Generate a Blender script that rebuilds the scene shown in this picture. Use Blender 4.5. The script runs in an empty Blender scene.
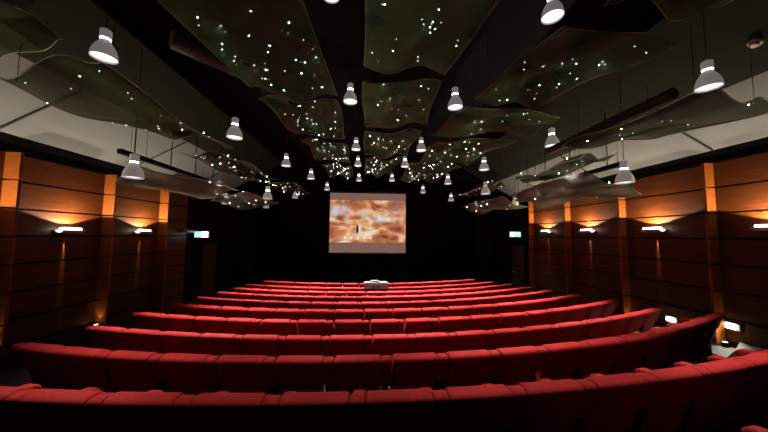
import bpy, bmesh, math, random
from mathutils import Vector, Matrix
S = bpy.context.scene
COL = S.collection
E = 2.75                      # height of the eye above the floor in front of the screen
PI = math.pi
random.seed(7)

# ------------------------------------------------------------------ camera, world, exposure
def make_camera():
    f, vx, vy, roll = 277.0, 368.0, 235.0, math.radians(0.5)
    yaw = math.atan((384 - vx) / f)
    pitch = math.atan((vy - 216) / math.hypot(f, 384 - vx))
    fw = Vector((math.sin(yaw) * math.cos(pitch), math.cos(yaw) * math.cos(pitch), math.sin(pitch)))
    rt = Vector((math.cos(yaw), -math.sin(yaw), 0))
    up = rt.cross(fw)
    r2 = rt * math.cos(roll) + up * math.sin(roll)
    u2 = -rt * math.sin(roll) + up * math.cos(roll)
    cd = bpy.data.cameras.new('camera')
    cd.sensor_width = 36.0
    cd.lens = 36.0 * f / 768.0
    cd.clip_start = 0.05
    o = bpy.data.objects.new('camera', cd)
    COL.objects.link(o)
    m = Matrix((r2, u2, -fw)).transposed().to_4x4()
    m.translation = (0, 0, E)
    o.matrix_world = m
    S.camera = o
make_camera()
w = bpy.data.worlds.new('world')
S.world = w
w.use_nodes = True
w.node_tree.nodes['Background'].inputs[0].default_value = (0.02, 0.022, 0.03, 1)
w.node_tree.nodes['Background'].inputs[1].default_value = 0.1
S.view_settings.view_transform = 'Standard'
S.view_settings.look = 'None'
S.view_settings.gamma = 1.0
S.view_settings.exposure = 0.0
S.view_settings.use_curve_mapping = False
PENDANT_W = 5200.0
SCONCE_W = 180.0
SLIT_W = 200.0
STEP_W = 20.0
UPLIGHT_W = 6.0
SCREEN_E = 0.9

# ------------------------------------------------------------------ materials
def mat(name, col, rough=0.6, metal=0.0, sheen=0.0, sheen_col=None, noise=0.0, nscale=20.0, bump=0.0, emis=None, es=0.0, spec=0.5):
    m = bpy.data.materials.new(name)
    m.use_nodes = True
    nt = m.node_tree
    b = nt.nodes['Principled BSDF']
    b.inputs['Base Color'].default_value = (*col, 1)
    b.inputs['Roughness'].default_value = rough
    b.inputs['Metallic'].default_value = metal
    b.inputs['Specular IOR Level'].default_value = spec
    if sheen:
        b.inputs['Sheen Weight'].default_value = sheen
        b.inputs['Sheen Roughness'].default_value = 0.4
        b.inputs['Sheen Tint'].default_value = (*(sheen_col or (1, 1, 1)), 1)
    if emis:
        b.inputs['Emission Color'].default_value = (*emis, 1)
        b.inputs['Emission Strength'].default_value = es
    if noise or bump:
        tc = nt.nodes.new('ShaderNodeTexCoord')
        n = nt.nodes.new('ShaderNodeTexNoise')
        n.inputs['Scale'].default_value = nscale
        n.inputs['Detail'].default_value = 4
        nt.links.new(tc.outputs['Object'], n.inputs['Vector'])
        if noise:
            r = nt.nodes.new('ShaderNodeValToRGB')
            r.color_ramp.elements[0].position = 0.3
            r.color_ramp.elements[1].position = 0.7
            r.color_ramp.elements[0].color = (*[c * (1 - noise) for c in col], 1)
            r.color_ramp.elements[1].color = (*[min(1, c * (1 + noise)) for c in col], 1)
            nt.links.new(n.outputs['Fac'], r.inputs['Fac'])
            nt.links.new(r.outputs['Color'], b.inputs['Base Color'])
        if bump:
            bp = nt.nodes.new('ShaderNodeBump')
            bp.inputs['Strength'].default_value = bump
            bp.inputs['Distance'].default_value = 0.01
            nt.links.new(n.outputs['Fac'], bp.inputs['Height'])
            nt.links.new(bp.outputs['Normal'], b.inputs['Normal'])
    return m

def emit(name, col, strength):
    m = bpy.data.materials.new(name)
    m.use_nodes = True
    nt = m.node_tree
    nt.nodes.remove(nt.nodes['Principled BSDF'])
    e = nt.nodes.new('ShaderNodeEmission')
    e.inputs[0].default_value = (*col, 1)
    e.inputs[1].default_value = strength
    nt.links.new(e.outputs[0], nt.nodes['Material Output'].inputs[0])
    return m

def wood(name, c1, c2, rough=0.45):
    m = bpy.data.materials.new(name)
    m.use_nodes = True
    nt = m.node_tree
    b = nt.nodes['Principled BSDF']
    b.inputs['Roughness'].default_value = rough
    b.inputs['Specular IOR Level'].default_value = 0.25
    tc = nt.nodes.new('ShaderNodeTexCoord')
    mp = nt.nodes.new('ShaderNodeMapping')
    mp.inputs['Scale'].default_value = (6, 0.7, 9)
    n = nt.nodes.new('ShaderNodeTexNoise')
    n.inputs['Scale'].default_value = 2.2
    n.inputs['Detail'].default_value = 6
    n.inputs['Distortion'].default_value = 0.6
    r = nt.nodes.new('ShaderNodeValToRGB')
    r.color_ramp.elements[0].position = 0.3
    r.color_ramp.elements[1].position = 0.75
    r.color_ramp.elements[0].color = (*c1, 1)
    r.color_ramp.elements[1].color = (*c2, 1)
    nt.links.new(tc.outputs['Object'], mp.inputs['Vector'])
    nt.links.new(mp.outputs['Vector'], n.inputs['Vector'])
    nt.links.new(n.outputs['Fac'], r.inputs['Fac'])
    nt.links.new(r.outputs['Color'], b.inputs['Base Color'])
    return m

def mesh_sheet(name, col, see):
    """Fine perforated metal sheet: part of the light passes through the holes, part glows through."""
    m = bpy.data.materials.new(name)
    m.use_nodes = True
    nt = m.node_tree
    nt.nodes.remove(nt.nodes['Principled BSDF'])
    N = nt.nodes.new
    tc = N('ShaderNodeTexCoord')
    no = N('ShaderNodeTexNoise')
    no.inputs['Scale'].default_value = 1.4
    no.inputs['Detail'].default_value = 3
    rp = N('ShaderNodeValToRGB')
    rp.color_ramp.elements[0].position = 0.3
    rp.color_ramp.elements[1].position = 0.7
    rp.color_ramp.elements[0].color = (*[c * 0.7 for c in col], 1)
    rp.color_ramp.elements[1].color = (*[c * 1.25 for c in col], 1)
    nt.links.new(tc.outputs['Object'], no.inputs['Vector'])
    nt.links.new(no.outputs['Fac'], rp.inputs['Fac'])
    d = N('ShaderNodeBsdfDiffuse'); t = N('ShaderNodeBsdfTranslucent'); tr = N('ShaderNodeBsdfTransparent')
    nt.links.new(rp.outputs['Color'], d.inputs[0]); nt.links.new(rp.outputs['Color'], t.inputs[0])
    a = N('ShaderNodeMixShader'); a.inputs[0].default_value = 0.55
    nt.links.new(d.outputs[0], a.inputs[1]); nt.links.new(t.outputs[0], a.inputs[2])
    x = N('ShaderNodeMixShader'); x.inputs[0].default_value = see
    nt.links.new(a.outputs[0], x.inputs[1]); nt.links.new(tr.outputs[0], x.inputs[2])
    nt.links.new(x.outputs[0], nt.nodes['Material Output'].inputs[0])
    return m

VELVET = mat('red_velvet', (0.25, 0.010, 0.009), 0.8, sheen=0.14, sheen_col=(1, 0.16, 0.13), noise=0.16, nscale=30, bump=0.15, spec=0.15)
ARM_RED = mat('red_velvet_arm', (0.24, 0.010, 0.008), 0.8, sheen=0.13, sheen_col=(1, 0.16, 0.12), noise=0.16, nscale=30, bump=0.15, spec=0.15)
DARKMETAL = mat('dark_metal', (0.02, 0.02, 0.022), 0.5, 0.6)
BLACK = mat('matt_black', (0.006, 0.006, 0.008), 0.9, spec=0.1)
VOID = mat('ceiling_black', (0.012, 0.013, 0.018), 0.95, spec=0.05)
DUCT = mat('duct_navy', (0.022, 0.025, 0.034), 0.7, noise=0.2, nscale=3)
CARPET = mat('dark_carpet', (0.018, 0.012, 0.013), 0.95, noise=0.4, nscale=60, bump=0.3, spec=0.05)
PLASTER = mat('grey_plaster', (0.135, 0.158, 0.188), 0.9, noise=0.05, nscale=2, bump=0.05)
DARKSLOPE = mat('dark_green_slope', (0.015, 0.018, 0.016), 0.9, spec=0.1)
TREAD = mat('pale_tread', (0.20, 0.20, 0.195), 0.6, noise=0.1, nscale=12)
WOOD = wood('warm_wood', (0.060, 0.016, 0.0038), (0.105, 0.030, 0.0068))
POST = wood('orange_wood', (0.22, 0.062, 0.012), (0.30, 0.09, 0.018))
MESH_NEAR = mesh_sheet('perforated_sheet', (0.165, 0.33, 0.20), 0.36)
MESH_LOW = mesh_sheet('perforated_sheet_olive', (0.11, 0.14, 0.085), 0.3)
MESH_PALE = mesh_sheet('perforated_sheet_pale', (0.29, 0.36, 0.31), 0.3)
TRIM = mat('panel_rim', (0.24, 0.24, 0.19), 0.5, 0.2)
DIMSTAR = emit('dim_star_light', (1, 0.94, 0.82), 5)
STAR = emit('star_light', (1, 0.96, 0.88), 35)
SHADE = mat('lamp_shade', (0.62, 0.62, 0.60), 0.45, 0.0, emis=(1, 0.98, 0.94), es=0.12)
SHADE_IN = mat('lamp_shade_inner', (0.85, 0.85, 0.85), 0.25, 0.0, emis=(1, 0.98, 0.95), es=0.5)
LAMP = emit('lamp_glow', (1, 0.98, 0.95), 1.7)
TUBE = emit('tube_glow', (1, 0.9, 0.72), 9)
WHITE_METAL = mat('white_metal', (0.6, 0.6, 0.58), 0.4)
OFFTUBE = mat('unlit_tube', (0.5, 0.52, 0.55), 0.3)
CURTAIN = mat('black_drape', (0.008, 0.009, 0.012), 0.95, spec=0.05)
CURTAIN2 = mat('slate_drape', (0.03, 0.036, 0.042), 0.95, noise=0.2, nscale=4, spec=0.05)

# ------------------------------------------------------------------ helpers
def tag(o, label, cat, group=None):
    o['label'] = label; o['category'] = cat
    if group: o['group'] = group
    return o

def thing(name, label, cat, loc, rotz=0.0, group=None):
    o = bpy.data.objects.new(name, None)
    COL.objects.link(o)
    o.empty_display_size = 0.1
    o.location = loc; o.rotation_euler = (0, 0, rotz)
    return tag(o, label, cat, group)

def obj(name, bm, m, parent=None, smooth=False, loc=None):
    me = bpy.data.meshes.new(name)
    bmesh.ops.recalc_face_normals(bm, faces=bm.faces)
    bm.to_mesh(me); bm.free()
    me.materials.append(m)
    if smooth:
        for p in me.polygons: p.use_smooth = True
    o = bpy.data.objects.new(name, me)
    COL.objects.link(o)
    if parent: o.parent = parent
    if loc: o.location = loc
    return o

def struct(name, bm, m, parent=None):
    o = obj(name, bm, m, parent)
    o['kind'] = 'structure'
    return o

def box(bm, x0, x1, y0, y1, z0, z1, bev=0.0):
    v = [bm.verts.new(p) for p in ((x0, y0, z0), (x1, y0, z0), (x1, y1, z0), (x0, y1, z0), (x0, y0, z1), (x1, y0, z1), (x1, y1, z1), (x0, y1, z1))]
    fs = [bm.faces.new([v[i] for i in q]) for q in ((0, 3, 2, 1), (4, 5, 6, 7), (0, 1, 5, 4), (1, 2, 6, 5), (2, 3, 7, 6), (3, 0, 4, 7))]
    if bev:
        es = list({e for f in fs for e in f.edges})
        bmesh.ops.bevel(bm, geom=es, offset=bev, segments=2, affect='EDGES')

def lathe(bm, prof, n=32, c=(0, 0, 0), closed=False):
    rings = []
    for r, z in prof:
        if r < 1e-6:
            rings.append([bm.verts.new((c[0], c[1], c[2] + z))])
        else:
            rings.append([bm.verts.new((c[0] + r * math.cos(2 * PI * i / n), c[1] + r * math.sin(2 * PI * i / n), c[2] + z)) for i in range(n)])
    pairs = list(zip(rings, rings[1:]))
    if closed: pairs.append((rings[-1], rings[0]))
    for a, b in pairs:
        for i in range(n):
            j = (i + 1) % n
            if len(a) == 1 and len(b) == 1: continue
            if len(a) == 1: bm.faces.new((a[0], b[i], b[j]))
            elif len(b) == 1: bm.faces.new((a[i], a[j], b[0]))
            else: bm.faces.new((a[i], a[j], b[j], b[i]))

def tube(bm, pts, r, n=8, cap=True):
    pts = [Vector(p) for p in pts]
    rings = []
    for i, p in enumerate(pts):
        t = (pts[min(i + 1, len(pts) - 1)] - pts[max(i - 1, 0)]).normalized()
        a = Vector((0, 0, 1)) if abs(t.z) < 0.9 else Vector((1, 0, 0))
        u = t.cross(a).normalized(); v = t.cross(u)
        rings.append([bm.verts.new(p + u * (r * math.cos(2 * PI * k / n)) + v * (r * math.sin(2 * PI * k / n))) for k in range(n)])
    for a, b in zip(rings, rings[1:]):
        for k in range(n):
            bm.faces.new((a[k], a[(k + 1) % n], b[(k + 1) % n], b[k]))
    if cap:
        bm.faces.new(rings[0]); bm.faces.new(rings[-1][::-1])

def smooth_loop(pts, it=2):
    for _ in range(it):
        q = []
        for i in range(len(pts)):
            a, b = pts[i], pts[(i + 1) % len(pts)]
            q += [(a[0] * .75 + b[0] * .25, a[1] * .75 + b[1] * .25), (a[0] * .25 + b[0] * .75, a[1] * .25 + b[1] * .75)]
        pts = q
    return pts

def pad(bm, prof, x0, x1, rnd=0.03, it=2):
    """Upholstered pad: a side profile (y,z) swept along x with pillowed ends."""
    P = smooth_loop(prof, it)
    n = len(P)
    area = sum(P[i][0] * P[(i + 1) % n][1] - P[(i + 1) % n][0] * P[i][1] for i in range(n))
    s = 1 if area > 0 else -1
    nor = []
    for i in range(n):
        a, b = P[i - 1], P[(i + 1) % n]
        tx, ty = b[0] - a[0], b[1] - a[1]
        L = math.hypot(tx, ty) or 1
        nor.append((ty / L * s, -tx / L * s))
    rings = []
    st = [0.0, 0.08, 0.3, 0.65, 1.0]
    xs = [(x0 + rnd * q, rnd * (1 - math.sqrt(max(0, 1 - (1 - q) ** 2)))) for q in st] + \
         [(x1 - rnd * q, rnd * (1 - math.sqrt(max(0, 1 - (1 - q) ** 2)))) for q in reversed(st)]
    for x, off in xs:
        rings.append([bm.verts.new((x, P[i][0] - nor[i][0] * off, P[i][1] - nor[i][1] * off)) for i in range(n)])
    for a, b in zip(rings, rings[1:]):
        for i in range(n):
            bm.faces.new((a[i], a[(i + 1) % n], b[(i + 1) % n], b[i]))
    bm.faces.new(rings[0]); bm.faces.new(rings[-1][::-1])

def spot(name, parent, loc, direction, watts, angle, col, blend=0.15, radius=0.02):
    l = bpy.data.lights.new(name, 'SPOT')
    l.energy = watts; l.spot_size = angle; l.spot_blend = blend; l.shadow_soft_size = radius
    l.color = col
    o = bpy.data.objects.new(name, l)
    COL.objects.link(o)
    o.parent = parent
    o.location = loc
    o.rotation_euler = Vector(direction).to_track_quat('-Z', 'Y').to_euler()
    return o

ORD = ['', 'first', 'second', 'third', 'fourth', 'fifth', 'sixth', 'seventh', 'eighth', 'ninth', 'tenth', 'eleventh', 'twelfth', 'thirteenth',
       'fourteenth', 'fifteenth', 'sixteenth', 'seventeenth', 'eighteenth', 'nineteenth', 'twentieth']

# ------------------------------------------------------------------ seating geometry shared by floor and seats
AX = -0.25
HH = [1.06, 1.15, 1.30, 1.43, 1.505, 1.58, 1.66, 1.73, 1.795, 1.85, 1.87]     # drop of the back tops below the eye, row 0 = the one under the camera
def D(n): return 1.06 + 0.98 * n
def RAD(n): return (16.5, 17.5, 14.2, 14.4, 13.9, 13.4, 12.9, 12.6, 12.4, 12.2, 12.2)[n]
BACK_H = 0.86
def FZ(n): return E - HH[n] - BACK_H
def arc_y(n, x, off=0.0):
    r = RAD(n)
    return D(n) + off + r - math.sqrt(r * r - (x - AX) ** 2)
WL, WR = -6.75, 7.2
YB, YF = -2.2, 16.0

# ------------------------------------------------------------------ room shell
def build_shell():
    bm = bmesh.new()                                        # terraced floor
    nx = 48
    xs = [WL - 0.05 + (WR - WL + 0.1) * i / nx for i in range(nx + 1)]
    levels = [FZ(n) for n in range(11)] + [0.0]
    bnd = [[YB] * (nx + 1)] + [[arc_y(n, x, -0.03) for x in xs] for n in range(1, 11)] + [[arc_y(10, x, 0.75) for x in xs]] + [[YF] * (nx + 1)]
    prev = None
    for n in range(12):
        a = [bm.verts.new((x, bnd[n][i], levels[n])) for i, x in enumerate(xs)]
        b = [bm.verts.new((x, bnd[n + 1][i], levels[n])) for i, x in enumerate(xs)]
        for i in range(nx):
            bm.faces.new((a[i], a[i + 1], b[i + 1], b[i]))
            if prev: bm.faces.new((prev[i], prev[i + 1], a[i + 1], a[i]))
        prev = b
    struct('floor', bm, CARPET)
    bm = bmesh.new(); box(bm, WL - 0.6, WR + 0.6, YB - 0.1, YF + 0.2, E + 4.3, E + 4.4); struct('ceiling', bm, VOID)
    bm = bmesh.new(); box(bm, WL - 0.2, WR + 0.2, YF, YF + 0.1, -0.1, E + 4.4); struct('wall_front', bm, BLACK)
    bm = bmesh.new(); box(bm, WL - 0.2, WR + 0.2, YB - 0.1, YB, -0.1, E + 4.4); struct('wall_back', bm, BLACK)
    # side walls: long timber boards with open black joints
    for name, wx, s, z0, yend in (('wall_left', WL, -1, E + 0.97, 10.75), ('wall_right', WR, 1, E + 1.045, 12.0)):
        bm = bmesh.new()
        box(bm, min(wx + s * 0.03, wx + s * 0.12), max(wx + s * 0.03, wx + s * 0.12), YB, YF, -0.1, E + 4.4)
        struct(name, bm, BLACK)
        bm = bmesh.new()
        for k in range(-7, 1):
            a, b = z0 + 0.53 * k + 0.018, z0 + 0.53 * (k + 1) - 0.018
            y = YB
            while y < yend - 0.01:
                y2 = min(yend, y + 4.4)
                box(bm, min(wx, wx + s * 0.03), max(wx, wx + s * 0.03), y + 0.001, y2 - 0.001, max(a, 0.02), b)
                y = y2
        o = struct(name + '_boards', bm, WOOD)
    # sloping sides of the ceiling: plaster soffit by the wall, an even dark green-grey tone above it
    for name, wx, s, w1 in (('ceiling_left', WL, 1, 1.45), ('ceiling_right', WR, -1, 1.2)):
        for nm, q0, q1, m in ((name, -0.1, w1, PLASTER), (name + '_upper', w1 + 0.002, 2.7, DARKSLOPE)):
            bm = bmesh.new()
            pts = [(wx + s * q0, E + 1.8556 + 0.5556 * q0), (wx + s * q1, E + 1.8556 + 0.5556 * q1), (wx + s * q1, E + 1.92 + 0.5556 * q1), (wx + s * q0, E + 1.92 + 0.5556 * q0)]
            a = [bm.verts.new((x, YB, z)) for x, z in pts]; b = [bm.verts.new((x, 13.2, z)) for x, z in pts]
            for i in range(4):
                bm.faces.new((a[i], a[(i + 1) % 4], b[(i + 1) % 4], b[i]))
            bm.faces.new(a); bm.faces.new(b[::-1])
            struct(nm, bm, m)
        for y in (5.3, 8.2, 11.0):  # thin dark strips laid across the soffit
            bm = bmesh.new()
            tube(bm, [(wx, y, E + 1.84), (wx + s * w1, y, E + 1.84 + 0.5556 * w1)], 0.02, 8)
            struct('ceiling_strip', bm, DARKMETAL)
    # pale treads of the side aisles
    for nm, xa, xb in (('floor_aisle_right', WR - 0.75, WR - 0.03),):
        for n in range(1, 10):
            bm = bmesh.new()
            m_ = 8
            va = []
            for zz in (0.001, 0.014):
                for i in range(m_ + 1):
                    x = xa + (xb - xa) * i / m_
                    va.append(bm.verts.new((x, arc_y(n, x, -0.02), FZ(n) + zz)))
                    va.append(bm.verts.new((x, arc_y(n + 1, x, -0.04), FZ(n) + zz)))
            k = 2 * (m_ + 1)
            for i in range(m_):
                p = 2 * i
                bm.faces.new((va[p], va[p + 1], va[p + 3], va[p + 2])); bm.faces.new((va[k + p], va[k + p + 2], va[k + p + 3], va[k + p + 1]))
                bm.faces.new((va[p], va[p + 2], va[k + p + 2], va[k + p])); bm.faces.new((va[p + 1], va[k + p + 1], va[k + p + 3], va[p + 3]))
            bm.faces.new((va[0], va[k], va[k + 1], va[1])); bm.faces.new((va[k - 2], va[k - 1], va[2 * k - 1], va[2 * k - 2]))
            struct(nm, bm, TREAD)
build_shell()

# orange posts along the side walls
n = 0
for wx, s, pr, z1, ys in ((WL, 1, 0.27, 0.97 + 0.53, (3.5, 5.49, 7.46, 9.37)), (WR, -1, 0.20, 1.045 + 0.53, (3.3, 5.33, 7.34, 9.47, 11.67))):
    for y in ys:
        n += 1
        bm = bmesh.new()
        z = E + z1
        segs = []
        while z > 0.3:
            a = max(z - 0.53 + 0.016, 0.05)
            box(bm, min(wx, wx + s * pr), max(wx, wx + s * pr), y - 0.025, y + 0.025, a, z - 0.016)
            z -= 0.53
        struct('trim_%d' % n, bm, POST)

# ------------------------------------------------------------------ stage: drapes and screen
def drape(name, label, x0, x1, y, z0, z1, m, amp, per):
    bm = bmesh.new()
    k = max(8, int((x1 - x0) / per * 8))
    lo, hi = [], []
    for i in range(k + 1):
        x = x0 + (x1 - x0) * i / k
        yy = y + amp * math.sin(2 * PI * (x - x0) / per) + 0.3 * amp * math.sin(5.1 * x)
        lo.append(bm.verts.new((x, yy, z0))); hi.append(bm.verts.new((x, y + (yy - y) * 0.6, z1)))
    for i in range(k): bm.faces.new((lo[i], lo[i + 1], hi[i + 1], hi[i]))
    bmesh.ops.solidify(bm, geom=bm.faces[:], thickness=0.01)
    tag(obj(name, bm, m, None, True), label, 'curtain')
drape('stage_curtain', 'wide black pleated drape hanging behind the projection screen', -6.2, 6.1, 15.7, 0.01, E + 3.0, CURTAIN, 0.06, 0.35)
drape('stage_curtain', 'dark slate side drape between the black drape and the left wall', -6.7, -6.1, 15.35, 0.01, E + 2.2, CURTAIN2, 0.04, 0.22)
drape('stage_curtain', 'dark slate side drape between the black drape and the right wall', 6.15, 7.0, 15.3, 0.01, E + 2.2, CURTAIN2, 0.04, 0.22)

def picture_material():
    m = bpy.data.materials.new('projected_picture')
    m.use_nodes = True
    nt = m.node_tree; N = nt.nodes.new; L = nt.links.new
    nt.nodes.remove(nt.nodes['Principled BSDF'])
    tc = N('ShaderNodeTexCoord'); sep = N('ShaderNodeSeparateXYZ'); L(tc.outputs['Object'], sep.inputs[0])
    def math_(op, a, b=None, c=None):
        q = N('ShaderNodeMath'); q.operation = op
        for i, v in enumerate((a, b, c)):
            if v is None: continue
            if isinstance(v, (int, float)): q.inputs[i].default_value = v
            else: L(v, q.inputs[i])
        return q.outputs[0]
    X, Z = sep.outputs[0], sep.outputs[2]
    def blob(cx, cz, rx, rz, soft=1.0):
        dx = math_('MULTIPLY', math_('SUBTRACT', X, cx), 1 / rx)
        dz = math_('MULTIPLY', math_('SUBTRACT', Z, cz), 1 / rz)
        d = math_('SQRT', math_('ADD', math_('MULTIPLY', dx, dx), math_('MULTIPLY', dz, dz)))
        q = math_('MULTIPLY', math_('SUBTRACT', 1.0, d), 1 / soft)
        k = N('ShaderNodeClamp'); L(q, k.inputs[0]); return k.outputs[0]
    def mix(fac, a, b):
        q = N('ShaderNodeMix'); q.data_type = 'RGBA'
        if isinstance(fac, float): q.inputs[0].default_value = fac
        else: L(fac, q.inputs[0])
        for i, v in ((6, a), (7, b)):
            if isinstance(v, tuple): q.inputs[i].default_value = (*v, 1)
            else: L(v, q.inputs[i])
        return q.outputs[2]
    no = N('ShaderNodeTexNoise'); no.inputs['Scale'].default_value = 1.5; no.inputs['Detail'].default_value = 7; no.inputs['Distortion'].default_value = 0.7
    mpp = N('ShaderNodeMapping'); mpp.inputs['Scale'].default_value = (0.75, 1, 1.3); mpp.inputs['Location'].default_value = (3.1, 0, 1.7)
    L(tc.outputs['Object'], mpp.inputs['Vector']); L(mpp.outputs['Vector'], no.inputs['Vector'])
    rp = N('ShaderNodeValToRGB'); cr = rp.color_ramp
    cr.elements[0].position = 0.30; cr.elements[0].color = (0.16, 0.045, 0.03, 1)
    cr.elements[1].position = 0.72; cr.elements[1].color = (0.95, 0.78, 0.62, 1)
    for p, c in ((0.40, (0.40, 0.13, 0.06)), (0.50, (0.66, 0.22, 0.085)), (0.58, (0.82, 0.46, 0.26))):
        e = cr.elements.new(p); e.color = (*c, 1)
    L(no.outputs['Fac'], rp.inputs['Fac'])
    n2 = N('ShaderNodeTexNoise'); n2.inputs['Scale'].default_value = 3.0; n2.inputs['Detail'].default_value = 5
    L(tc.outputs['Object'], n2.inputs['Vector'])
    def tex(f, k=1.6, lo=0.35):
        q = math_('MULTIPLY', math_('SUBTRACT', n2.outputs['Fac'], lo), k * 3)
        c = N('ShaderNodeClamp'); L(q, c.inputs[0])
        return math_('MULTIPLY', c.outputs[0], f)
    c = rp.outputs['Color']
    c = mix(tex(blob(-1.55, 0.62, 0.75, 0.5, 0.8)), c, (0.60, 0.70, 0.80))
    c = mix(tex(blob(-0.2, 0.5, 0.45, 0.35, 0.9)), c, (0.62, 0.58, 0.55))
    c = mix(tex(blob(0.65, 0.25, 0.5, 0.32, 0.8)), c, (0.66, 0.80, 0.86))
    c = mix(tex(blob(1.25, 0.18, 0.6, 0.16, 0.8)), c, (0.82, 0.90, 0.80))
    c = mix(tex(blob(1.5, 0.75, 0.9, 0.5, 0.9)), c, (0.42, 0.19, 0.14))
    c = mix(math_('MULTIPLY', blob(-1.45, 0.27, 0.38, 0.2, 0.8), 0.8), c, (0.15, 0.05, 0.035))
    c = mix(math_('MULTIPLY', blob(1.5, -0.25, 0.5, 0.25, 0.9), 0.6), c, (0.28, 0.09, 0.06))
    c = mix(math_('MULTIPLY', blob(-0.95, -0.78, 1.0, 0.22, 0.8), 0.6), c, (0.85, 0.5, 0.32))
    c = mix(math_('MULTIPLY', blob(-0.50, -0.38, 0.22, 0.36, 0.9), 0.95), c, (1.0, 0.92, 0.8))
    c = mix(blob(-0.565, -0.38, 0.085, 0.27, 0.35), c, (0.01, 0.015, 0.012))
    c = mix(blob(-0.555, -0.14, 0.05, 0.06, 0.4), c, (0.01, 0.015, 0.012))
    for dx in (-1.22, -0.9, -0.54, -0.2, 0.14):
        c = mix(blob(dx, -0.82, 0.085, 0.075, 0.5), c, (1.0, 0.97, 0.9))
    # pale letterbox bands above and below the moving picture
    top = N('ShaderNodeMath'); top.operation = 'GREATER_THAN'; L(Z, top.inputs[0]); top.inputs[1].default_value = 1.22
    bot = N('ShaderNodeMath'); bot.operation = 'LESS_THAN'; L(Z, bot.inputs[0]); bot.inputs[1].default_value = -1.07
    c = mix(math_('MAXIMUM', top.outputs[0], bot.outputs[0]), c, (0.23, 0.125, 0.095))
    e = N('ShaderNodeEmission'); L(c, e.inputs[0]); e.inputs[1].default_value = SCREEN_E
    L(e.outputs[0], nt.nodes['Material Output'].inputs[0])
    return m
sc = thing('projection_screen', 'bright projection screen showing a glowing orange cloud picture before black drapes', 'screen', (0.0, 15.0, E + 0.65))
bm = bmesh.new(); box(bm, -2.05, 2.05, -0.004, 0.0, -1.60, 1.60); obj('picture', bm, picture_material(), sc)
bm = bmesh.new(); box(bm, -2.055, 2.055, 0.001, 0.02, -1.61, 1.61); obj('screen_sheet', bm, BLACK, sc)
bm = bmesh.new(); tube(bm, [(-2.15, 0.02, 1.68), (2.15, 0.02, 1.68)], 0.06, 14); obj('roller_case', bm, DARKMETAL, sc)
bm = bmesh.new(); tube(bm, [(-2.07, 0.01, -1.63), (2.07, 0.01, -1.63)], 0.018, 8); obj('bottom_bar', bm, DARKMETAL, sc)
for x in (-1.8, 1.8):
    bm = bmesh.new(); tube(bm, [(x, 0.02, 1.72), (x, 0.02, 3.65)], 0.008, 6); obj('cable', bm, DARKMETAL, sc)

# ------------------------------------------------------------------ cinema seats
PITCH = 0.605
AW = 0.118                                                   # width of an upholstered arm
def back_bm():
    bm = bmesh.new()
    pad(bm, [(0.235, 0.05), (0.185, 0.20), (0.02, 0.755), (-0.02, 0.785), (-0.025, 0.845), (0.03, 0.866), (0.10, 0.862), (0.135, 0.83), (0.135, 0.775), (0.15, 0.72), (0.235, 0.43), (0.265, 0.20), (0.29, 0.05)],
        -(PITCH - AW) / 2 + 0.001, (PITCH - AW) / 2 - 0.001, 0.022)
    return bm
def cushion_bm():
    bm = bmesh.new()                                         # tipped up against the back
    pad(bm, [(0.262, 0.36), (0.20, 0.72), (0.23, 0.755), (0.30, 0.74), (0.375, 0.40), (0.36, 0.33), (0.29, 0.31)],
        -(PITCH - AW) / 2 + 0.018, (PITCH - AW) / 2 - 0.018, 0.03)
    return bm
def arm_bm(s):
    bm = bmesh.new()
    pad(bm, [(0.10, 0.50), (0.02, 0.755), (-0.018, 0.79), (-0.018, 0.845), (0.03, 0.863), (0.09, 0.855), (0.13, 0.80), (0.18, 0.715), (0.30, 0.66), (0.44, 0.66), (0.52, 0.65), (0.545, 0.60), (0.51, 0.56), (0.30, 0.53)],
        s * PITCH / 2 - AW / 2 + 0.002, s * PITCH / 2 + AW / 2 - 0.002, 0.022)
    return bm
def side_bm(s):
    bm = bmesh.new()
    c = s * PITCH / 2
    box(bm, c - 0.03, c + 0.03, 0.17, 0.40, 0.02, 0.535, 0.006)
    box(bm, c - 0.045, c + 0.045, 0.13, 0.46, 0.0, 0.022, 0.004)
    return bm
ME = {}
def seat_mesh(key, bmf, m):
    if key not in ME:
        me = bpy.data.meshes.new(key.split('|')[0])
        bm = bmf(); bmesh.ops.recalc_face_normals(bm, faces=bm.faces)
        bm.to_mesh(me); bm.free(); me.materials.append(m)
        for p in me.polygons: p.use_smooth = 'side' not in key
        ME[key] = me
    return ME[key]
def seat_child(name, key, bmf, m, root):
    o = bpy.data.objects.new(name, seat_mesh(key, bmf, m)); COL.objects.link(o); o.parent = root
def make_seat(n, s, label, left_arm, right_arm, group):
    r = RAD(n); th = s / r
    t = thing('cinema_seat', label, 'cinema seat', (AX + r * math.sin(th), D(n) + r - r * math.cos(th), FZ(n)), th, group)
    seat_child('backrest', 'backrest', back_bm, VELVET, t)
    seat_child('seat_cushion', 'seat_cushion', cushion_bm, VELVET, t)
    for sd, on in ((-1, left_arm), (1, right_arm)):
        if on:
            seat_child('armrest', 'armrest|%d' % sd, lambda: arm_bm(sd), ARM_RED, t)
            seat_child('side_panel', 'side_panel|%d' % sd, lambda: side_bm(sd), BLACK, t)
    return t
ROWNAME = {1: 'in the row nearest the viewer', 2: 'in the second nearest row', 3: 'in the third nearest row', 4: 'in the fourth nearest row', 5: 'in the fifth nearest row',
           6: 'in the sixth nearest row', 7: 'in the fourth row from the screen', 8: 'in the third row from the screen', 9: 'in the second row from the screen', 10: 'in the row nearest the screen'}
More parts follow.
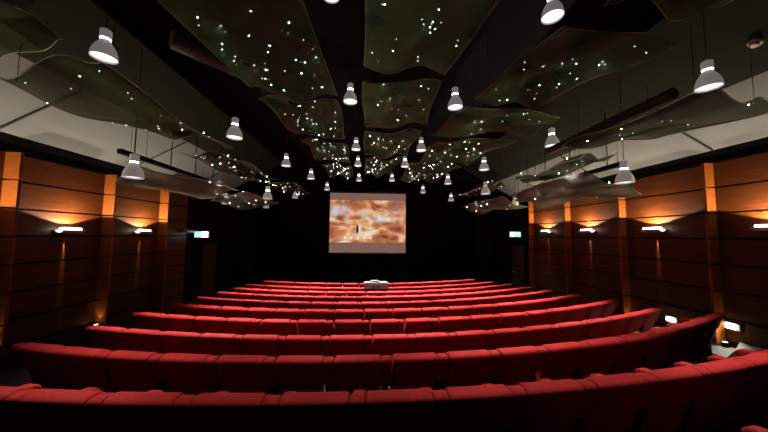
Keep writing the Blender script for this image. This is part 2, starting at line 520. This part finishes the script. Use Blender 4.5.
#        left end x, right end x of the back tops
ENDS = {2: (-4.1, 6.2), 3: (-4.25, 5.99), 4: (-4.42, 6.12), 5: (-4.44, 5.91), 6: (-4.45, 5.74), 7: (-4.44, 5.62), 8: (-4.47, 5.47), 9: (-4.51, 5.13), 10: (-4.18, 4.67)}
for n in range(10, 0, -1):
    r = RAD(n)
    if n == 1:
        s_left, count, step = -0.06 - AX - 6 * PITCH, 14, PITCH
    else:
        s_left = r * math.asin((ENDS[n][0] - AX) / r) + AW / 2
        span = r * math.asin((ENDS[n][1] - AX) / r) - AW / 2 - s_left
        count = math.floor(span / 0.6025)
        step = span / count
    for k in range(count):
        edge = 1 if n == 1 else 0                     # both end seats of the nearest row are cut by the picture's edges
        if n == 1 and k in (0, count - 1): lab = 'red velvet cinema seat of the nearest row, cut by the %s edge of the picture' % ('left' if k == 0 else 'right')
        elif k == 0: lab = 'red velvet cinema seat on the left aisle ' + ROWNAME[n]
        elif k == count - 1: lab = 'red velvet cinema seat at the right end ' + ROWNAME[n].replace('in the', 'of the')
        elif k <= (count - 1) // 2: lab = 'red velvet cinema seat %s from the left ' % ORD[k + 1 - edge] + ROWNAME[n]
        else: lab = 'red velvet cinema seat %s from the right ' % ORD[count - k - edge] + ROWNAME[n]
        make_seat(n, s_left + (k + 0.5) * step, lab, k == 0, True, 'red seats ' + ROWNAME[n])
for i, s in enumerate((2.05, 2.05 + PITCH, 2.05 + 2 * PITCH)):      # seats beside the viewer, only their arms reach into the picture
    make_seat(0, s, 'red velvet seat at the bottom right corner, %s of the three beside the viewer' % ('left', 'middle', 'right')[i], i == 0, True, 'red seats beside the viewer')

# ------------------------------------------------------------------ ceiling panels with star lights
STAR_ME = None
def star_mesh(r, m):
    bm = bmesh.new(); bmesh.ops.create_icosphere(bm, subdivisions=1, radius=r)
    me = bpy.data.meshes.new('star_light'); bm.to_mesh(me); bm.free(); me.materials.append(m); return me
SM = {(k, d): star_mesh(k, DIMSTAR if d else STAR) for k in (0.0068, 0.0085, 0.0105, 0.013) for d in (0, 1)}
def panel(label, corners, z, stars, amp=0.10, seed=1, m=None, group='perforated ceiling panels', ztop=3.9, tilt=0.0):
    rnd = random.Random(seed)
    (ax, ay), (bx, by), (cx, cy), (dx, dy) = corners            # near left, near right, far right, far left
    mx, my = (ax + bx + cx + dx) / 4, (ay + by + cy + dy) / 4
    t = thing('ceiling_panel', label, 'ceiling panel', (mx, my, E + z), 0, group)
    p1, p2, p3 = rnd.random() * 6.28, rnd.random() * 6.28, rnd.random() * 6.28
    f1, f2 = 1.0 + 0.35 * rnd.random(), 0.8 + 0.5 * rnd.random()
    def P(u, v):
        x = (ax * (1 - u) + bx * u) * (1 - v) + (dx * (1 - u) + cx * u) * v
        y = (ay * (1 - u) + by * u) * (1 - v) + (dy * (1 - u) + cy * u) * v
        y += 0.05 * math.sin(2 * PI * u * f1 + p3) * (0.3 + v)
        x += 0.03 * math.sin(2 * PI * v * f2 + p1)
        zz = amp * (math.sin(2 * PI * (u * f1) + p1) * 0.8 + math.sin(2 * PI * v * f2 + p2) * 0.7 + 0.35 * math.sin(2 * PI * (1.7 * u + 1.2 * v) + p3))
        return Vector((x - mx, y - my, zz + tilt * (u - 0.5)))
    bm = bmesh.new()
    nu, nv = 22, 22
    g = [[bm.verts.new(P(i / nu, j / nv)) for i in range(nu + 1)] for j in range(nv + 1)]
    for j in range(nv):
        for i in range(nu):
            bm.faces.new((g[j][i], g[j][i + 1], g[j + 1][i + 1], g[j + 1][i]))
    o = obj('mesh_sheet', bm, m or MESH_NEAR, t, True)
    md = o.modifiers.new('thick', 'SOLIDIFY'); md.thickness = 0.006; md.offset = 1.0
    bm = bmesh.new()
    loop = [P(i / nu, 0) for i in range(nu)] + [P(1, j / nv) for j in range(nv)] + [P(1 - i / nu, 1) for i in range(nu)] + [P(0, 1 - j / nv) for j in range(nv + 1)]
    tube(bm, loop, 0.007, 6, True)
    obj('edge_rim', bm, TRIM, t, True)
    for u, v in ((0.12, 0.1), (0.88, 0.1), (0.88, 0.9), (0.12, 0.9)):
        q = P(u, v); bm = bmesh.new(); tube(bm, [q + Vector((0, 0, 0.01)), Vector((q.x, q.y, ztop - z))], 0.004, 5)
        obj('hanger_cable', bm, DARKMETAL, t)
    for k in range(stars):
        u, v = rnd.uniform(0.07, 0.93), rnd.uniform(0.05, 0.95)
        if ay < 1: v = rnd.uniform(0.56, 0.97)
        q = P(u, v)
        dist = my + q.y
        rr = 0.0068 if dist < 4.5 else 0.0085 if dist < 7 else 0.0105 if dist < 10 else 0.013
        o = bpy.data.objects.new('star_light', SM[(rr, 1 if rnd.random() < 0.5 else 0)]); COL.objects.link(o); o.parent = t
        o.location = q + Vector((0, 0, rnd.choice((-0.002, -0.002, -0.002, 0.05, 0.08))))
    return t
panel('near wavy perforated panel in the centre, reaching over the viewer', [(-0.06, 0.7), (2.15, 0.7), (1.41, 4.93), (-0.11, 4.94)], 3.1, 34, 0.05, 11)
panel('second wavy perforated panel of the centre run, behind the near one', [(-0.13, 5.15), (1.38, 5.1), (1.52, 7.3), (-0.14, 7.6)], 3.0, 16, 0.08, 12)
panel('third wavy perforated panel of the centre run', [(-0.15, 7.85), (1.45, 7.6), (1.40, 10.2), (-0.15, 10.4)], 3.0, 18, 0.08, 13)
panel('far wavy perforated panel of the centre run, closest to the screen', [(-0.15, 10.7), (1.35, 10.5), (1.05, 13.6), (-0.15, 13.6)], 3.0, 30, 0.08, 14)
panel('large near perforated panel left of centre, full of star lights', [(-3.3, 0.7), (-1.05, 0.7), (-0.70, 5.86), (-2.42, 5.58)], 2.95, 36, 0.06, 21)
panel('second perforated panel of the run left of centre', [(-2.42, 5.98), (-0.71, 5.98), (-0.71, 8.38), (-2.02, 8.06)], 2.9, 26, 0.08, 22)
panel('third perforated panel of the run left of centre', [(-2.05, 8.4), (-0.71, 8.6), (-0.71, 11.0), (-1.9, 10.9)], 2.9, 30, 0.08, 23)
panel('far perforated panel of the run left of centre, near the screen', [(-1.9, 11.2), (-0.75, 11.2), (-0.75, 13.6), (-1.9, 13.5)], 2.9, 34, 0.08, 24)
panel('dark perforated panel in the top right corner', [(2.62, 0.8), (4.5, 0.8), (4.05, 2.85), (2.63, 2.75)], 2.6, 3, 0.06, 31, None)
panel('near perforated panel right of centre, a tilted diamond with star lights', [(2.29, 3.0), (3.95, 3.18), (3.20, 5.12), (1.94, 4.84)], 2.55, 24, 0.06, 33)
panel('second perforated panel of the run right of centre', [(1.93, 5.2), (4.05, 5.5), (4.1, 6.5), (1.63, 6.9)], 2.6, 12, 0.07, 34)
panel('third perforated panel of the run right of centre', [(1.85, 7.2), (3.9, 6.9), (3.45, 9.4), (1.75, 9.6)], 2.6, 26, 0.08, 35)
panel('far perforated panel of the run right of centre, near the screen', [(1.6, 9.9), (3.4, 9.8), (3.0, 13.2), (1.45, 13.2)], 2.6, 36, 0.08, 36)
panel('large olive perforated panel sagging beside the plaster slope on the left', [(-5.0, 3.7), (-2.96, 3.1), (-3.04, 6.3), (-4.2, 5.4)], 1.9, 20, 0.09, 41, MESH_LOW, ztop=2.6)
panel('second olive perforated panel of the left side run', [(-4.2, 6.3), (-3.05, 6.7), (-2.95, 9.2), (-4.0, 9.0)], 1.8, 22, 0.09, 42, MESH_LOW, ztop=2.9)
panel('far olive perforated panel of the left side run', [(-4.0, 9.6), (-2.9, 9.7), (-2.7, 12.6), (-3.8, 12.4)], 1.85, 28, 0.08, 43, MESH_LOW, ztop=2.9)
panel('near olive perforated panel beside the plaster slope on the right', [(3.95, 2.9), (5.35, 3.2), (5.05, 4.5), (3.85, 5.2)], 1.72, 15, 0.07, 51, MESH_LOW, ztop=2.7)
panel('second olive perforated panel of the right side run', [(4.5, 5.6), (5.3, 5.5), (5.2, 8.3), (4.45, 8.3)], 1.68, 14, 0.08, 52, MESH_LOW, ztop=2.9)
panel('far olive perforated panel of the right side run', [(3.98, 8.8), (4.8, 8.9), (4.5, 12.0), (3.8, 12.0)], 1.75, 22, 0.08, 53, MESH_LOW, ztop=2.9)
panel('low pale panel hanging in front of the left wall posts', [(-5.0, 5.7), (-4.5, 5.5), (-4.0, 8.8), (-5.0, 8.6)], 1.2, 4, 0.06, 61, MESH_PALE, ztop=2.4, tilt=0.35)
panel('low pale far panel hanging near the left exit sign', [(-5.2, 9.5), (-4.2, 9.6), (-4.1, 13.0), (-5.2, 12.8)], 1.25, 12, 0.07, 62, MESH_PALE, ztop=2.4, tilt=0.35)
panel('low pale panel hanging in front of the right wall posts', [(4.5, 5.45), (5.6, 5.35), (5.5, 8.5), (4.6, 8.7)], 1.15, 5, 0.06, 71, MESH_PALE, ztop=2.5, tilt=-0.35)
panel('low pale far panel hanging near the right exit sign', [(4.6, 9.4), (5.6, 9.4), (5.4, 13.0), (4.5, 13.0)], 1.2, 12, 0.07, 72, MESH_PALE, ztop=2.5, tilt=-0.35)
panel('dark perforated panel in the top left corner', [(-5.8, 3.0), (-4.1, 2.6), (-3.87, 3.64), (-5.2, 4.1)], 2.5, 1, 0.05, 81, MESH_LOW, ztop=2.7)

# ------------------------------------------------------------------ pendant bell lamps
def pendant(x, y, zb, label, ztop, group, power=1.0, size=1.0):
    t = thing('pendant_lamp', label, 'pendant lamp', (x, y, E + zb), 0, group)
    t.scale = (size, size, size)
    def shade_prof():
        return [(0.150, 0.0), (0.150, 0.02), (0.143, 0.07), (0.128, 0.125), (0.104, 0.175), (0.078, 0.215), (0.062, 0.245), (0.056, 0.265),
                (0.048, 0.265), (0.055, 0.24), (0.070, 0.21), (0.097, 0.17), (0.120, 0.12), (0.135, 0.07), (0.143, 0.02), (0.146, 0.0)]
    if not ME.get('shade'):
        bm = bmesh.new(); lathe(bm, shade_prof(), 36, closed=True)
        o = obj('shade', bm, SHADE, t, True); ME['shade'] = o.data
        bm = bmesh.new(); lathe(bm, [(0, 0.03), (0.138, 0.03), (0.14, 0.034), (0.138, 0.038), (0, 0.045)], 32)
        o = obj('diffuser', bm, LAMP, t, True); ME['diff'] = o.data
        bm = bmesh.new()
        lathe(bm, [(0, 0.27), (0.046, 0.27), (0.046, 0.285), (0.064, 0.285), (0.066, 0.29), (0.066, 0.40), (0.060, 0.408), (0, 0.408)], 28)
        lathe(bm, [(0.0, 0.408), (0.016, 0.408), (0.012, 0.44), (0, 0.44)], 12)
        o = obj('lamp_holder', bm, SHADE, t, False); ME['cap'] = o.data
        bm = bmesh.new(); lathe(bm, [(0.047, 0.268), (0.058, 0.268), (0.058, 0.284), (0.047, 0.284)], 28, closed=True)
        o = obj('glow_collar', bm, emit('collar_glow', (0.95, 1, 0.93), 16), t, True); ME['collar'] = o.data
    else:
        for nm, k in (('shade', 'shade'), ('diffuser', 'diff'), ('lamp_holder', 'cap'), ('glow_collar', 'collar')):
            o = bpy.data.objects.new(nm, ME[k]); COL.objects.link(o); o.parent = t
    bm = bmesh.new(); tube(bm, [(0, 0, 0.435), (0, 0, (ztop - zb) / size)], 0.006, 6); obj('cord', bm, DARKMETAL, t)
    spot('lamp_beam', t, (0, 0, 0.02), (0, -0.14, -1), PENDANT_W * power, math.radians(60), (1, 0.90, 0.86), 0.7, 0.10)
    return t
LAMPS = {
    'over the left half of the screen': ([(-0.5, 3.3, 2.97), (-0.42, 5.9, 2.89), (-0.43, 9.1, 2.82), (-0.44, 11.2, 2.80), (-0.49, 14.2, 2.77)], 4.3),
    'over the right half of the screen': ([(2.05, 2.85, 2.467), (1.735, 5.35, 2.58), (1.61, 8.3, 2.60), (1.387, 10.4, 2.61), (1.22, 14.2, 2.80)], 4.3),
    'left of the centre panels': ([(-2.83, 3.0, 1.853), (-2.74, 5.7, 1.95), (-2.70, 9.1, 2.22), (-2.34, 11.3, 2.25), (-2.11, 14.2, 2.27)], 4.3),
    'right of the centre panels': ([(3.83, 2.81, 1.69), (4.2, 6.0, 2.07), (3.67, 8.5, 2.09), (3.32, 11.3, 2.15), (2.85, 14.2, 2.20)], 4.3),
    'along the left wall': ([(-4.08, 5.0, 0.95), (-4.78, 9.1, 1.26), (-5.64, 11.3, 1.17), (-5.13, 14.2, 1.30)], 2.5),
    'along the right wall': ([(4.93, 5.0, 1.04), (5.73, 9.1, 1.38), (6.19, 11.3, 1.31), (5.66, 14.2, 1.40)], 2.4),
    'one step in from the left wall': ([(-3.34, 9.35, 1.16), (-3.71, 14.2, 1.83)], 4.3),
    'one step in from the right wall': ([(4.01, 9.2, 1.43), (4.33, 14.2, 1.81)], 4.3),
}
PLACE = {5: ('nearest', 'second', 'third', 'fourth', 'farthest'), 4: ('nearest', 'second', 'third', 'farthest'), 2: ('nearer', 'farther')}
for nm, (L, ztop) in LAMPS.items():
    for i, (x, y, z) in enumerate(L):
        lab = 'grey bell pendant lamp, %s in the line %s' % (PLACE[len(L)][i], nm)
        zt = ztop
        if nm.startswith('along'):
            d = (x - WL) if x < 0 else (WR - x)
            zt = 1.80 + (d + 0.1) * 0.55 if y < 13 else 4.3
        wall_line = 'wall' in nm
        pendant(x, y, z, lab, zt, 'pendant lamps ' + nm, 0.03 if wall_line else (0.14 if y < 4 else 0.58 if y < 8 else 1.0), 0.76 if y < 4 else 1.0)

# ------------------------------------------------------------------ wall lamps
def sconce(wx, s, y, z, label, lit=True):
    t = thing('wall_lamp', label, 'wall lamp', (wx, y, E + z), 0, 'wall lamps')
    bm = bmesh.new(); box(bm, min(0, s * 0.02), max(0, s * 0.02), -0.10, 0.10, -0.07, 0.07, 0.004); obj('wall_plate', bm, WHITE_METAL, t)
    bm = bmesh.new()                                          # shallow open trough
    pr = []
    for k in range(9):
        a = PI * k / 8
        pr.append((0.12 - 0.085 * math.cos(a), -0.075 * math.sin(a) * 0.9))
    for k in range(8, -1, -1):
        a = PI * k / 8
        pr.append((0.12 - 0.078 * math.cos(a), -0.068 * math.sin(a) * 0.9))
    A = [bm.verts.new((s * p, -0.24, q)) for p, q in pr]; B = [bm.verts.new((s * p, 0.24, q)) for p, q in pr]
    for i in range(len(pr)): bm.faces.new((A[i], A[(i + 1) % len(pr)], B[(i + 1) % len(pr)], B[i]))
    bm.faces.new(A); bm.faces.new(B[::-1])
    obj('trough', bm, WHITE_METAL, t)
    bm = bmesh.new(); box(bm, min(s * 0.02, s * 0.05), max(s * 0.02, s * 0.05), -0.04, 0.04, -0.04, -0.01); obj('bracket', bm, WHITE_METAL, t)
    bm = bmesh.new(); tube(bm, [(s * 0.12, -0.21, 0.012), (s * 0.12, 0.21, 0.012)], 0.036, 14); obj('tube', bm, TUBE if lit else OFFTUBE, t, False)
    if lit:
        spot('up_beam', t, (s * 0.22, 0, 0.06), (0, 0, 1), SCONCE_W, math.radians(146), (1, 0.76, 0.48), 0.12, 0.01)
        spot('slit_beam', t, (s * 0.03, 0, -0.09), (-s * 0.075, 0, -1), SLIT_W, math.radians(10), (1, 0.72, 0.40), 0.5, 0.005)
for y, lab in ((6.6, 'lit wall lamp on the left wall between the two nearer posts'), (8.64, 'lit wall lamp on the left wall between the two farther posts')):
    sconce(WL, 1, y, 0.05, lab)
sconce(WL, 1, 10.72, 0.08, 'unlit wall lamp on the dark left wall past the posts', False)
for y, lab in ((4.45, 'lit wall lamp cut by the right edge of the picture'), (6.51, 'lit wall lamp on the right wall, nearest fully seen'), (8.6, 'lit wall lamp on the right wall, between two middle posts'),
               (10.7, 'lit wall lamp on the right wall nearest the right exit sign')):
    sconce(WR, -1, y, 0.20, lab)
sconce(WL, 1, 4.5, 0.05, 'lit wall lamp just past the left edge of the picture')

# ------------------------------------------------------------------ post uplights and step lights
def floor_at(x, y):
    z = FZ(0)
    for n in range(1, 11):
        if y > arc_y(n, x, -0.03): z = FZ(n)
    if y > arc_y(10, x, 0.75): z = 0.0
    return z
def uplight(wx, s, y, label):
    y -= 0.085
    x = wx + s * 0.13
    fz = max(floor_at(x, y - 0.06), floor_at(x, y + 0.06)) + 0.015
    t = thing('floor_uplight', label, 'floor light', (x, y, fz), 0, 'floor uplights at the posts')
    bm = bmesh.new(); lathe(bm, [(0, 0), (0.05, 0), (0.05, 0.10), (0.042, 0.10), (0.042, 0.085), (0, 0.085)], 20); obj('housing', bm, DARKMETAL, t)
    bm = bmesh.new(); lathe(bm, [(0, 0.086), (0.040, 0.086), (0.036, 0.094), (0, 0.098)], 20); obj('lens', bm, emit('uplight_lens', (1, 0.75, 0.4), 12), t)
    spot('beam', t, (0, 0, 0.12), (0, 0.15, 1), UPLIGHT_W, math.radians(62), (1, 0.66, 0.28), 0.7, 0.02)
uplight(WL, 1, 5.46, 'floor uplight at the foot of the nearest left wall post')
uplight(WL, 1, 7.44, 'floor uplight at the foot of the second left wall post')
uplight(WR, -1, 5.31, 'floor uplight at the foot of the nearest right wall post')
uplight(WR, -1, 7.32, 'floor uplight at the foot of the second right wall post')
def steplight(wx, s, y, z, label):
    t = thing('step_light', label, 'step light', (wx, y, E + z), 0, 'step lights')
    bm = bmesh.new(); box(bm, min(0, s * 0.035), max(0, s * 0.035), -0.13, 0.13, -0.07, 0.07, 0.008); obj('housing', bm, WHITE_METAL, t)
    bm = bmesh.new(); tube(bm, [(s * 0.034, -0.065, 0), (s * 0.034, 0.065, 0)], 0.05, 16); obj('lens', bm, emit('step_lens', (1, 0.93, 0.8), 14), t)
    spot('beam', t, (s * 0.09, 0, 0), (s * 0.8, -0.1, -0.7), STEP_W, math.radians(120), (1, 0.88, 0.7), 0.6, 0.03)
steplight(WR, -1, 6.28, -1.93, 'white step light low on the right wall, farther of the two')
steplight(WR, -1, 5.18, -1.73, 'white step light low on the right wall, nearer of the two')

# ------------------------------------------------------------------ exit signs and doors
def exit_sign(x, y, z, left, label):
    t = thing('exit_sign', label, 'exit sign', (x, y, E + z))
    bm = bmesh.new(); box(bm, -0.27, 0.27, 0.0, 0.06, -0.13, 0.13, 0.01); obj('housing', bm, WHITE_METAL, t)
    a, b = ((0.35, 0.75, 0.85), (0.95, 1.0, 0.9)) if left else ((0.75, 1.0, 0.88), (0.45, 0.9, 0.75))
    bm = bmesh.new(); box(bm, -0.25, -0.02, -0.008, -0.001, -0.11, 0.11); obj('pictogram_half', bm, emit('exit_a', a, 1.5), t)
    bm = bmesh.new(); box(bm, 0.0, 0.25, -0.008, -0.001, -0.11, 0.11); obj('arrow_half', bm, emit('exit_b', b, 2.6 if left else 1.3), t)
    sx = -1 if left else 1
    reach = (x - WL if left else WR - x) + 0.03
    bm = bmesh.new(); box(bm, min(sx * 0.27, sx * reach), max(sx * 0.27, sx * reach), 0.02, 0.04, -0.02, 0.02); obj('bracket', bm, DARKMETAL, t)
    spot('sign_glow', t, (0, -0.02, -0.16), (sx * 0.3, 0.2, -1), 2.0, math.radians(80), (1, 0.85, 0.35), 0.8, 0.05)
exit_sign(WL + 0.34, 11.1, -0.04, True, 'glowing exit sign on the left wall above a dark door')
exit_sign(WR - 0.48, 12.3, 0.08, False, 'glowing greenish exit sign on the right wall above a dark door')
DOORM = mat('dark_door', (0.05, 0.03, 0.02), 0.6, noise=0.2, nscale=6)
for k, (wx, s, y) in enumerate(((WL, 1, 12.35), (WR, -1, 13.0))):
    bm = bmesh.new(); box(bm, min(wx - s * 0.025, wx + s * 0.02), max(wx - s * 0.025, wx + s * 0.02), y - 0.5, y + 0.5, 0.0, E - 0.45)
    d = struct('door_%d' % (k + 1), bm, DOORM)
    bm = bmesh.new(); tube(bm, [(wx + s * 0.07, y - 0.36, 1.02), (wx + s * 0.07, y + 0.36, 1.02)], 0.02, 8)
    box(bm, min(wx + s * 0.018, wx + s * 0.07), max(wx + s * 0.018, wx + s * 0.07), y - 0.34, y - 0.30, 1.0, 1.04)
    box(bm, min(wx + s * 0.018, wx + s * 0.07), max(wx + s * 0.018, wx + s * 0.07), y + 0.30, y + 0.34, 1.0, 1.04)
    struct('door_handle', bm, mat('bar_steel', (0.7, 0.7, 0.72), 0.25, 0.9), d)

# ------------------------------------------------------------------ tracks, ducts, detector
def track(x, y0, y1, z, label):
    t = thing('lighting_track', label, 'lighting track', (x, (y0 + y1) / 2, E + z), 0, 'lighting tracks')
    h = (y1 - y0) / 2
    bm = bmesh.new(); box(bm, -0.05, 0.05, -h, h, -0.05, 0.05, 0.008); obj('rail', bm, BLACK, t)
    for q in (-0.8, -0.2, 0.35, 0.85):
        d = (x - WL) if x < 0 else (WR - x)
        bm = bmesh.new(); tube(bm, [(0, q * h, 0.05), (0, q * h, 1.80 + (d + 0.1) * 0.55 - z)], 0.012, 8); obj('hanger_rod', bm, DARKMETAL, t)
track(-4.95, 5.7, 9.3, 1.62, 'black lighting track hanging below the left plaster slope')
track(5.4, 5.5, 9.3, 1.56, 'black lighting track hanging below the right plaster slope')
def duct(p, q, r, label):
    bm = bmesh.new(); tube(bm, [p, q], r, 20); tag(obj('ceiling_duct', bm, DUCT, None, False), label, 'duct', 'ceiling ducts')
duct((4.05, 3.35, E + 1.92), (4.05, 5.9, E + 1.92), 0.08, 'dark round duct running above the right side panels')
duct((-3.6, 5.0, E + 3.5), (-1.6, 7.2, E + 3.5), 0.16, 'dark round duct crossing diagonally at the upper left')
t = thing('smoke_detector', 'white round smoke detector on the dark sloping ceiling at top right', 'smoke detector', (5.47, 3.46, E + 2.76))
t.rotation_euler = (0, math.atan(0.555), 0)
bm = bmesh.new(); lathe(bm, [(0, 0.05), (0.075, 0.05), (0.075, 0.02), (0.065, 0.0), (0, 0.0)], 24); obj('base', bm, WHITE_METAL, t)
bm = bmesh.new(); lathe(bm, [(0, -0.04), (0.035, -0.038), (0.05, -0.02), (0.052, -0.001), (0, -0.001)], 24); obj('sensor_dome', bm, WHITE_METAL, t)

# ------------------------------------------------------------------ projector on its stand
fz = floor_at(0.3, 9.5)
t = thing('projector', 'grey projector standing among the seat rows facing the screen', 'projector', (0.30, 9.68, E - 1.865))
GREY = mat('projector_grey', (0.06, 0.06, 0.066), 0.7, noise=0.1, nscale=10)
bm = bmesh.new(); box(bm, -0.40, 0.40, -0.19, 0.19, 0.03, 0.25, 0.02); obj('body', bm, GREY, t)
bm = bmesh.new(); box(bm, -0.39, 0.39, -0.18, 0.18, 0.0, 0.028, 0.004); obj('base_plate', bm, BLACK, t)
bm = bmesh.new(); box(bm, -0.19, 0.12, -0.10, 0.12, 0.252, 0.30, 0.015); obj('top_hump', bm, mat('hump_grey', (0.05, 0.048, 0.045), 0.7), t)
for x in (-0.10, 0.07):
    bm = bmesh.new(); box(bm, x - 0.045, x + 0.045, -0.196, -0.191, 0.11, 0.145); obj('vent_slot', bm, BLACK, t)
bm = bmesh.new(); tube(bm, [(0.2, 0.191, 0.14), (0.2, 0.25, 0.14)], 0.05, 20); obj('lens', bm, DARKMETAL, t)
t = thing('projector_stand', 'black pedestal stand carrying the grey projector', 'stand', (0.30, 9.68, fz))
hz = E - 1.867 - fz
bm = bmesh.new(); box(bm, -0.38, 0.38, -0.17, 0.17, hz - 0.025, hz - 0.002, 0.004); obj('top_plate', bm, BLACK, t)
bm = bmesh.new(); tube(bm, [(0, 0, 0.03), (0, 0, hz - 0.026)], 0.03, 14); obj('column', bm, BLACK, t)
bm = bmesh.new(); box(bm, -0.2, 0.2, -0.12, 0.12, 0.0, 0.03, 0.005); obj('base', bm, BLACK, t)
